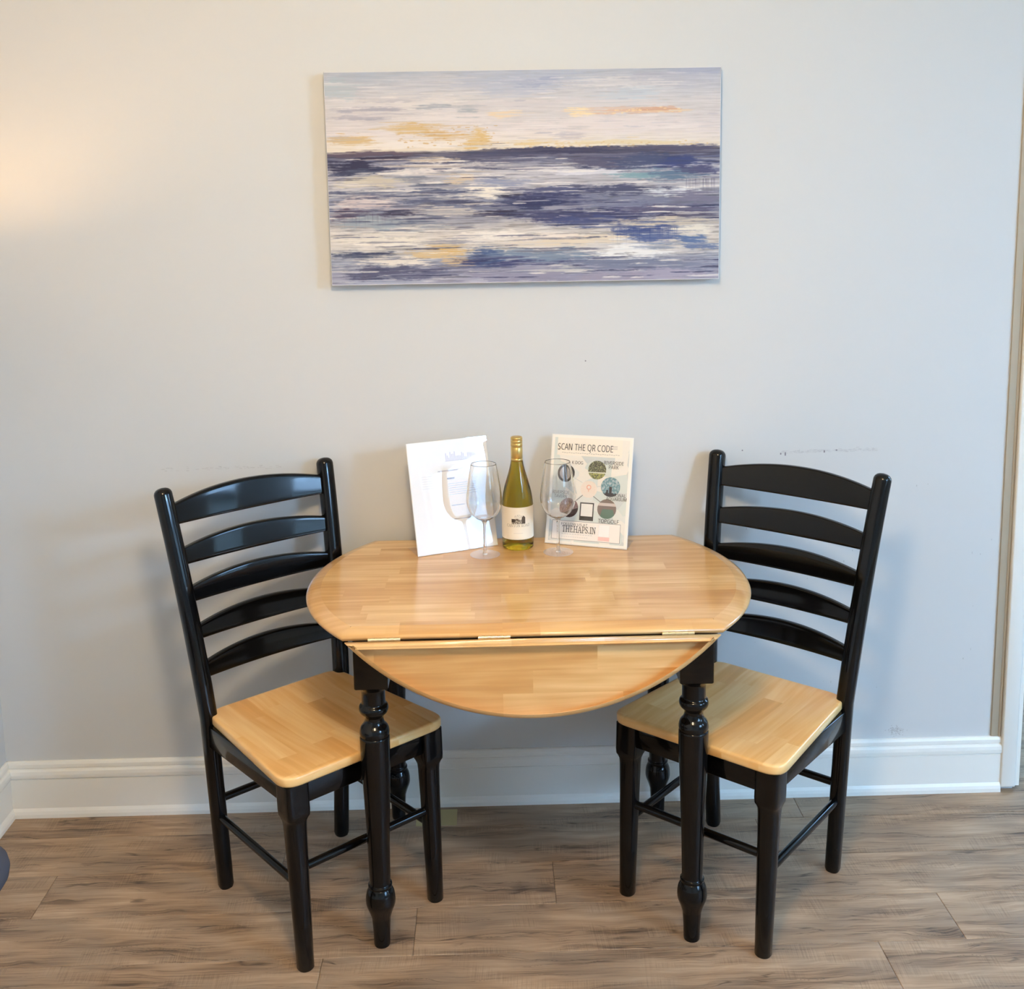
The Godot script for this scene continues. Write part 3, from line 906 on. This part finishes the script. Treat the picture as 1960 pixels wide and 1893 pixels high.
func make_chair(label: String) -> Node3D:
	var t := thing("ladder_back_chair", Vector3.ZERO, 0, label, "chair", "ladder-back chairs at the drop-leaf table")
	for s in [-1.0, 1.0]:
		var st := begin()
		var pts := stile_points(s)
		var radii := []
		for i in pts.size():
			radii.append(lerpf(0.0178, 0.0202, clampf(i / 14.0, 0, 1)))
		radii[0] = 0.0155
		pts[1] = pts[0].lerp(pts[1], 0.2)
		# domed tip
		var d: Vector3 = (pts[-1] - pts[-2]).normalized()
		var tip: Vector3 = pts[-1]
		for q in [[0.004, 0.0199], [0.009, 0.0180], [0.0135, 0.0138], [0.0160, 0.0085], [0.0170, 0.0010]]:
			pts.append(tip + d * float(q[0]))
			radii.append(q[1])
		bar_into(st, pts, radii, 2.5, 28, Vector3.RIGHT)
		part("stile", done(st), M.black, t)
	# five slats: straight below, crowned above, bowed backwards
	var slats := [[0.8945, 0.938, 0.026], [0.801, 0.836, 0.021], [0.714, 0.746, 0.021], [0.626, 0.656, 0.021], [0.534, 0.568, 0.021]]
	for q in slats:
		var rings := []
		var ya: float = q[0]
		var yb: float = q[1]
		for i in 33:
			var u := -1.0 + i / 16.0
			var belly := 1.0 - u * u
			var lo := ya - 0.003 * belly
			var hi: float = yb + float(q[2]) * belly
			var mid := (lo + hi) / 2
			var e := stile_at((ya + yb) / 2)
			var lean := stile_at(mid + 0.02).z - stile_at(mid - 0.02).z
			var back := -0.020 * belly
			var r := PackedVector3Array()
			for j in 24:
				var a := TAU * (j + 0.5) / 24
				var n := 7.0
				var dy := signf(cos(a)) * pow(absf(cos(a)), 2.0 / n) * (hi - lo) / 2
				var dz := signf(sin(a)) * pow(absf(sin(a)), 2.0 / n) * 0.0075
				r.append(Vector3(u * (e.x - 0.006), mid + dy, stile_at(mid).z + back + dz + dy * lean / 0.04))
			rings.append(r)
		rings.reverse()
		part("slat", loft(rings), M.black, t)
	# saddled seat, its staves running from back to front
	var so := rounded([Vector2(0.400, 0.216), Vector2(0.400, -0.216), Vector2(-0.018, -0.181), Vector2(-0.018, 0.181)], 0.045, 8)
	so.reverse()
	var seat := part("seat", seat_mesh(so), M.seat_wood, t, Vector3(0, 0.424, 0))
	seat.rotation.y = -PI / 2
	for s in [-1.0, 1.0]:
		var rings := []
		for q in [[0.0, 0.0165, 2.2], [0.003, 0.0182, 2.2], [0.12, 0.0202, 2.2], [0.26, 0.0222, 2.3], [0.325, 0.0232, 2.6], [0.338, 0.0236, 3.0], [0.346, 0.0252, 4.5], [0.351, 0.0270, 6.0], [0.362, 0.0272, 7.0], [0.425, 0.0272, 7.0]]:
			rings.append(ring_y(Vector3(s * lerpf(0.1764, 0.178, q[0] / 0.425), q[0], lerpf(0.3855, 0.3675, q[0] / 0.425)), q[1], q[1], q[2], 36))
		part("leg", loft(rings), M.black, t)
	part("apron", soft_box(0.315, 0.052, 0.020, 0.002), M.black, t, Vector3(0, 0.3725, 0.3745))
	part("apron", soft_box(0.345, 0.052, 0.020, 0.002), M.black, t, Vector3(0, 0.3725, 0.002))
	for s in [-1.0, 1.0]:
		part("apron", soft_box(0.020, 0.052, 0.345, 0.002), M.black, t, Vector3(s * 0.183, 0.3725, 0.184))
	part("stretcher", bar(Vector3(-0.168, 0.226, 0.376), Vector3(0.168, 0.226, 0.376), 0.0095, 0.0095), M.black, t)
	part("stretcher", bar(Vector3(-0.160, 0.228, 0.0), Vector3(0.160, 0.228, 0.0), 0.0095, 0.0095), M.black, t)
	for s in [-1.0, 1.0]:
		part("stretcher", bar(Vector3(s * 0.172, 0.187, 0.010), Vector3(s * 0.176, 0.187, 0.370), 0.0095, 0.0095), M.black, t)
	return t

func seat_mesh(outline: PackedVector2Array) -> ArrayMesh:
	# side wall with rounded edges, and a dished upper face made of rings that shrink to the middle
	var st := begin()
	var n := outline.size()
	var c := Vector2(0.19, 0)
	var rings := []
	for p in [[0.008, 0.0], [0.002, 0.002], [0.0, 0.006], [0.0, 0.0185], [0.0012, 0.0215], [0.0045, 0.0232], [0.011, 0.0235]]:
		var r := PackedVector3Array()
		for q in outline:
			var d := (q - c).normalized() * float(p[0])
			r.append(Vector3(q.x - d.x, p[1], q.y - d.y))
		rings.append(r)
	for k in range(1, 15):
		var f := 1.0 - k / 15.0
		var r := PackedVector3Array()
		for q in outline:
			var e := q - (q - c).normalized() * 0.011
			var p := c + (e - c) * f
			# two shallow hollows either side of a low middle ridge, deepest towards the back
			var lx := (p.x - 0.17) / 0.17
			var lz := p.y / 0.17
			var dish := clampf(1.0 - lx * lx * 0.9, 0, 1) * clampf(1.0 - lz * lz * 0.8, 0, 1) * (0.75 + 0.25 * minf(1.0, absf(lz) * 2.5))
			r.append(Vector3(p.x, 0.0235 - 0.009 * dish * smoothstep(0.0, 0.35, 1.0 - f), p.y))
		rings.append(r)
	loft_into(st, rings, true)
	return done(st)

# ------------------------------------------------------------------ on the table and the wall
func text_part(words: String, font: Font, height: float, material: Material, parent: Node3D, at: Vector3, squeeze := 1.0) -> MeshInstance3D:
	var tm := TextMesh.new()
	tm.text = words
	tm.font = font
	tm.font_size = 32
	tm.pixel_size = height / 24.0
	tm.depth = 0.0002
	tm.curve_step = 1.0
	var o := part("lettering", tm, material, parent, at)
	o.scale.x = squeeze
	return o

func build_sign(called: String, label: String, at: Vector3, yaw: float, lean: float, print_material: Material) -> Node3D:
	var t := thing(called, at, yaw, label, "sign holder")
	var w := 0.2135
	var h := 0.2785
	# every piece is set on the leaning plane of the holder
	var tilt := Basis(Vector3.RIGHT, -lean)
	var pr := part("printed_sheet", sheet(w - 0.004, h - 0.004), print_material, t, tilt * Vector3(0, 0.003, 0.0010))
	pr.basis = tilt
	var bk := part("backing", soft_box(w, h, 0.0012, 0.0003), M.notes_back, t, tilt * Vector3(0, 0.001, 0.0))
	bk.basis = tilt
	var fr := part("front_panel", sheet(w, h), M.acrylic, t, tilt * Vector3(0, 0.001, 0.0026))
	fr.basis = tilt
	# clear foot that runs back along the table
	var st := begin()
	box_into(st, Vector3(-w / 2, 0.0, -0.078), Vector3(w / 2, 0.0022, 0.003))
	part("foot", done(st), M.pane, t)
	pr.set_meta("label", "printed paper sheet")
	return t

func build_signs() -> void:
	M.notes_back = mat(c8(236, 234, 230), 0.5, 0.4)
	var sans := SystemFont.new()
	sans.font_names = PackedStringArray(["Droid Sans"])
	var serif := SystemFont.new()
	serif.font_names = PackedStringArray(["Droid Serif"])
	build_sign("sign_holder", "clear acrylic sign holder with a white notes page, left of the wine bottle", Vector3(-0.1654, TOP_Y, 0.1577), 0.3912, 0.2505, M.notes)
	var g := build_sign("sign_holder", "clear acrylic sign holder with a map page of round photos and scan heading", Vector3(0.1522, TOP_Y, 0.143), -0.3486, 0.2937, M.guide)
	var sheet_ := g.get_node("printed_sheet")
	var w := 0.2095
	var h := 0.2745
	# words on the page, placed by their share of its width and height
	for q in [["SCAN THE QR CODE", sans, 0.0165, 0.42, 0.109, M.ink, 0.75], ["K DOG", sans, 0.0080, 0.335, 0.250, M.ink, 0.95], ["RIVERSIDE", sans, 0.0088, 0.785, 0.236, M.ink, 0.95], ["PARK", sans, 0.0088, 0.785, 0.274, M.ink, 0.95], ["NATIONAL", sans, 0.0082, 0.838, 0.528, M.ink, 0.95], ["AQUARIUM", sans, 0.0082, 0.845, 0.562, M.ink, 0.95], ["TOPGOLF", sans, 0.0095, 0.765, 0.768, M.ink, 1.0], ["RIVERSIDE", sans, 0.0080, 0.155, 0.530, M.grey_ink, 0.95], ["TAVERN", sans, 0.0080, 0.155, 0.566, M.grey_ink, 0.95], ["FOLLOW US AT", sans, 0.0062, 0.345, 0.818, M.grey_ink, 1.25], ["THEHAPS.IN", serif, 0.0165, 0.41, 0.864, M.ink, 0.66]]:
		var o := text_part(q[0], q[1], q[2], q[5], sheet_, Vector3((q[3] - 0.5) * w, (1.0 - q[4]) * h, 0.0004), q[6])
		if q[0] == "NATIONAL":                      # its first letters run behind the round photograph
			o.position.z = 0.0002
	# round photograph that overlaps the word
	var disc_ := part("photo_disc", lathe([[0.0244, 0.0], [0.0244, 0.0003]], 48), textured(harbour_picture(), 0.55, 0.4), sheet_, Vector3((328.0 / 430 - 0.5) * w, (1.0 - 254.0 / 560) * h, 0.0003))
	disc_.rotation.x = PI / 2
	disc_.material_override.uv1_triplanar = true
	disc_.material_override.uv1_scale = Vector3.ONE / 0.0488
	disc_.material_override.uv1_offset = Vector3(0.5, 0.5, 0.5)

func harbour_picture() -> Image:
	var im := Image.create(64, 64, false, Image.FORMAT_RGB8)
	var n := noise(62, 0.05, 3)
	for y in 64:
		for x in 64:
			var u := (x - 32) / 32.0
			var v := (y - 32) / 32.0
			var rock := v > 0.62 + 0.2 * n.get_noise_2d(u * 80, 3) or (absf(u) < 0.14 and v > -0.05) or (absf(u + 0.33) < 0.1 and v > 0.3)
			im.set_pixel(x, y, c8(62, 56, 58) if rock else c8(104, 142, 150).lerp(c8(178, 190, 196), clampf(n.get_noise_2d(u * 70, v * 50) * 2.0 + 0.3, 0, 1)))
	return im

func build_bottle() -> void:
	var t := thing("wine_bottle", Vector3(-0.016, TOP_Y, 0.129), 0.02, "green glass wine bottle with cream label and gold screw cap, upright on the table", "bottle")
	var prof := rounder([[0.0006, 0.012], [0.016, 0.008], [0.030, 0.0012], [0.0345, 0.0002], [0.0378, 0.003], [0.0392, 0.009], [0.0394, 0.05], [0.0394, 0.098], [0.0390, 0.112], [0.0372, 0.130], [0.0338, 0.149], [0.0288, 0.168], [0.0232, 0.187], [0.0186, 0.204], [0.0155, 0.219], [0.0140, 0.232], [0.0136, 0.245], [0.0136, 0.270]], 4)
	part("glass_body", lathe(prof, 64), M.bottle, t)
	var cap := part("screw_cap", lathe([[0.0146, 0.222], [0.0148, 0.2225], [0.0148, 0.2285], [0.0142, 0.2290], [0.0142, 0.2298], [0.0147, 0.2303], [0.0146, 0.2560], [0.0141, 0.2566], [0.0141, 0.2582], [0.0147, 0.2588], [0.0147, 0.2660], [0.0142, 0.2666], [0.0142, 0.2678], [0.0147, 0.2684], [0.0147, 0.2740], [0.0143, 0.2746], [0.0143, 0.2756], [0.0147, 0.2762], [0.0147, 0.2800], [0.0140, 0.2822], [0.0120, 0.2832], [0.0006, 0.2834]], 48), M.foil, t)
	cap.set_meta("label", "gold screw cap")
	# paper label wrapped round the front
	var r := 0.0397
	var y0 := 0.0295
	var y1 := 0.1115
	var st := begin()
	st.set_smooth_group(1)
	var n := 48
	var reach := 1.95
	for i in n:
		var a := -reach + 2 * reach * i / n
		var b := -reach + 2 * reach * (i + 1) / n
		var q := [[a, y0, 1.0], [a, y1, 0.0], [b, y1, 0.0], [b, y0, 1.0]]
		for k in [0, 1, 2, 0, 2, 3]:
			st.set_uv(Vector2((q[k][0] + reach) / (2 * reach), q[k][2]))
			st.add_vertex(Vector3(sin(q[k][0]) * r, q[k][1], cos(q[k][0]) * r))
	var lab := part("paper_label", done(st), M.label, t)
	var serif := SystemFont.new()
	serif.font_names = PackedStringArray(["Droid Serif"])
	var tm := TextMesh.new()
	tm.text = "CANYON ROAD"
	tm.font = serif
	tm.font_size = 32
	tm.pixel_size = 0.0072 / 24.0
	tm.depth = 0.0
	var arr := tm.get_mesh_arrays()
	var v: PackedVector3Array = arr[Mesh.ARRAY_VERTEX]
	var nn: PackedVector3Array = arr[Mesh.ARRAY_NORMAL]
	var reach_x := 0.001
	for p in v:
		reach_x = maxf(reach_x, absf(p.x))
	for i in v.size():
		var a := v[i].x / reach_x * 0.030 / r
		v[i] = Vector3(sin(a) * (r + 0.0002), 0.0655 + v[i].y, cos(a) * (r + 0.0002))
		nn[i] = Vector3(sin(a), 0, cos(a))
	arr[Mesh.ARRAY_VERTEX] = v
	arr[Mesh.ARRAY_NORMAL] = nn
	arr[Mesh.ARRAY_TANGENT] = null
	var am := ArrayMesh.new()
	am.add_surface_from_arrays(Mesh.PRIMITIVE_TRIANGLES, arr)
	part("lettering", am, M.pale_ink, lab)

func make_glass(label: String, at: Vector3) -> Node3D:
	var t := thing("wine_glass", at, 0, label, "glass", "wine glasses on the table")
	var outer := rounder([[0.0010, 0.0868], [0.010, 0.0885], [0.0215, 0.0945], [0.0325, 0.1050], [0.0400, 0.1190], [0.0432, 0.1340], [0.0430, 0.1500], [0.0405, 0.1720], [0.0370, 0.1960], [0.0330, 0.2200], [0.0312, 0.2300]], 4)
	var shell := outer.duplicate()
	for i in range(outer.size() - 1, -1, -1):     # the inner face, a millimetre further in
		shell.append([maxf(0.0006, outer[i][0] - 0.0011), outer[i][1] + (0.0022 if i < 8 else 0.0)])
	var bowl := lathe(shell, 64, true)
	part("bowl", bowl, M.crystal, t)
	part("stem", lathe(rounder([[0.0062, 0.0022], [0.0050, 0.008], [0.0037, 0.016], [0.0033, 0.030], [0.0033, 0.060], [0.0036, 0.074], [0.0050, 0.082], [0.0085, 0.0868], [0.0100, 0.0884]], 3), 28), M.crystal, t)
	part("base", lathe(rounder([[0.0005, 0.0002], [0.030, 0.0002], [0.0365, 0.0004], [0.0372, 0.0010], [0.0362, 0.0016], [0.028, 0.0022], [0.014, 0.0034], [0.0062, 0.0052], [0.0006, 0.0060]], 3), 56), M.thick_glass, t)
	return t

func build_picture() -> void:
	var t := thing("canvas_painting", Vector3(0.0165, 1.4235, 0.0), 0, "wide unframed canvas painting of an abstract navy, white and gold seascape", "painting")
	t.rotation.z = 0.0005
	var w := 0.973
	var h := 0.519
	var st := begin()
	plate_into(st, rounded(rect(w, 0.038), 0.0025, 3), [[0.0, 0.0], [0.0, h]])
	part("stretched_canvas", done(st), M.canvas_edge, t, Vector3(0, 0, 0.0195))
	part("painted_face", sheet(w - 0.003, h - 0.003), M.canvas, t, Vector3(0, 0.0015, 0.0389))

func build_left_corner() -> void:
	# a bench whose cushion end just shows, and the uplighter beyond the frame that lights the corner
	var b := thing("upholstered_bench", Vector3(-1.168, 0, 1.20), 0, "charcoal upholstered bench with a rounded cushion edge beside the left wall", "bench")
	var rad := 0.050
	var prof := []
	for i in 9:
		var a := -PI / 2 + PI * i / 8.0
		prof.append([rad * (1.0 - cos(a)), 0.432 + 0.050 * sin(a)])
	part("cushion", plate(rounded(rect(0.385, 0.62), 0.07, 8), prof), M.upholstery, b)
	for sx in [-1, 1]:
		for sz in [-1, 1]:
			part("leg", lathe([[0.012, 0.0], [0.013, 0.002], [0.018, 0.386]], 20), M.steel, b, Vector3(0.13 * sx, 0, 0.24 * sz))
	var l := thing("wall_sconce", Vector3(-1.40, 1.34, 0.38), 0, "metal wall sconce with an upturned bowl on the left wall by the corner", "lamp")
	part("back_plate", soft_box(0.012, 0.12, 0.07, 0.004), M.steel, l, Vector3(0.006, -0.05, 0))
	part("arm", bar(Vector3(0.01, -0.01, 0), Vector3(0.092, -0.004, 0), 0.007, 0.007), M.steel, l)
	part("bowl", lathe(rounder([[0.010, 0.0], [0.03, 0.003], [0.056, 0.022], [0.076, 0.06], [0.082, 0.105], [0.0805, 0.105], [0.074, 0.063], [0.054, 0.026], [0.03, 0.008], [0.002, 0.006]], 3), 48, false), M.steel, l, Vector3(0.095, 0, 0))
	part("bulb", lathe(rounder([[0.012, 0.01], [0.014, 0.03], [0.024, 0.045], [0.027, 0.06], [0.020, 0.075], [0.001, 0.082]], 3), 28), M.bulb, l, Vector3(0.095, 0, 0))
	var o := OmniLight3D.new()
	o.name = "bulb_light"
	o.light_color = c8(255, 200, 130)
	o.light_energy = SCONCE_E
	o.light_size = 0.025
	o.omni_range = 12.0
	o.omni_attenuation = 2.0
	o.shadow_enabled = true
	l.add_child(o)
	o.position = Vector3(0.095, 0.06, 0)

func build_outside() -> void:
	# added unseen house front, shaped to leave the windows only a strip of sky
	var t := structure_root("wall_sky_blocker", Vector3(6.8, -0.4, 1.0))
	part("wall", boxes([[Vector3(0, 0, -9), Vector3(0.3, 2.6, 9)]]), M.blocker_face, t)
	part("blocker_edge", boxes([[Vector3(-0.25, 2.6, -9.1), Vector3(0.5, 2.75, 9.1)]]), M.steel, t)
	part("ground", boxes([[Vector3(-3.2, -0.06, -9), Vector3(0, 0.0, 9)]]), M.lawn, t)

func build_ceiling_light(at: Vector3, label: String, glow: Material, color: Color, energy: float, size: float) -> void:
	var t := thing("ceiling_light", at, 0, label, "lamp", "ceiling lights")
	part("rim", lathe(rounder([[0.17, 0.0], [0.175, -0.01], [0.172, -0.03], [0.165, -0.034]], 3), 48, false), M.steel, t)
	var d := []
	for i in 10:
		var a := PI / 2 * i / 9.0
		d.append([maxf(0.001, 0.164 * cos(a)), -0.03 - 0.06 * sin(a)])
	part("opal_shade", lathe(d, 48, false), glow, t)
	var o := OmniLight3D.new()
	o.name = "lamp_glow"
	o.light_color = color
	o.light_energy = energy
	o.light_size = size
	o.omni_range = 14.0
	o.omni_attenuation = 2.0
	o.shadow_enabled = true
	t.add_child(o)
	o.position = Vector3(0, -0.11 - size, 0)

func _ready() -> void:
	place_camera()
	place_light()
	make_materials()
	build_room()
	build_outside()
	build_ceiling_light(Vector3(-0.1, 2.44, 1.95), "round opal ceiling light with a warm glow above the middle of the room", M.bulb, c8(255, 227, 183), CEILING_E, 0.12)
	build_ceiling_light(Vector3(3.0, 2.44, 3.15), "round opal ceiling light with a cool white glow by the right-hand windows", M.cool_bulb, c8(158, 207, 252), COOL_E, 0.14)
	build_table()
	var a := make_chair("black ladder-back chair with honey wood seat, beside the white notes page")
	var b := a.duplicate()
	b.name = numbered("ladder_back_chair")
	add_child(b)
	b.set_meta("label", "black ladder-back chair with honey wood seat, beside the doorway trim")
	a.position = Vector3(-0.6145, 0, 0.2416)
	a.rotation.y = 0.7007
	b.position = Vector3(0.6097, 0, 0.2450)
	b.rotation.y = -0.7157
	build_picture()
	build_signs()
	build_bottle()
	make_glass("clear wine glass in front of the white notes page", Vector3(-0.099, TOP_Y, 0.190))
	make_glass("clear wine glass in front of the map page with round photos", Vector3(0.082, TOP_Y, 0.183))
	build_left_corner()
	var slip := part("paper_slip", soft_box(0.108, 0.0008, 0.078, 0.0002), M.slip, self, Vector3(-0.243, 0.0002, 0.071))
	tag(slip, "small yellowish slip lying on the floor against the baseboard", "slip")
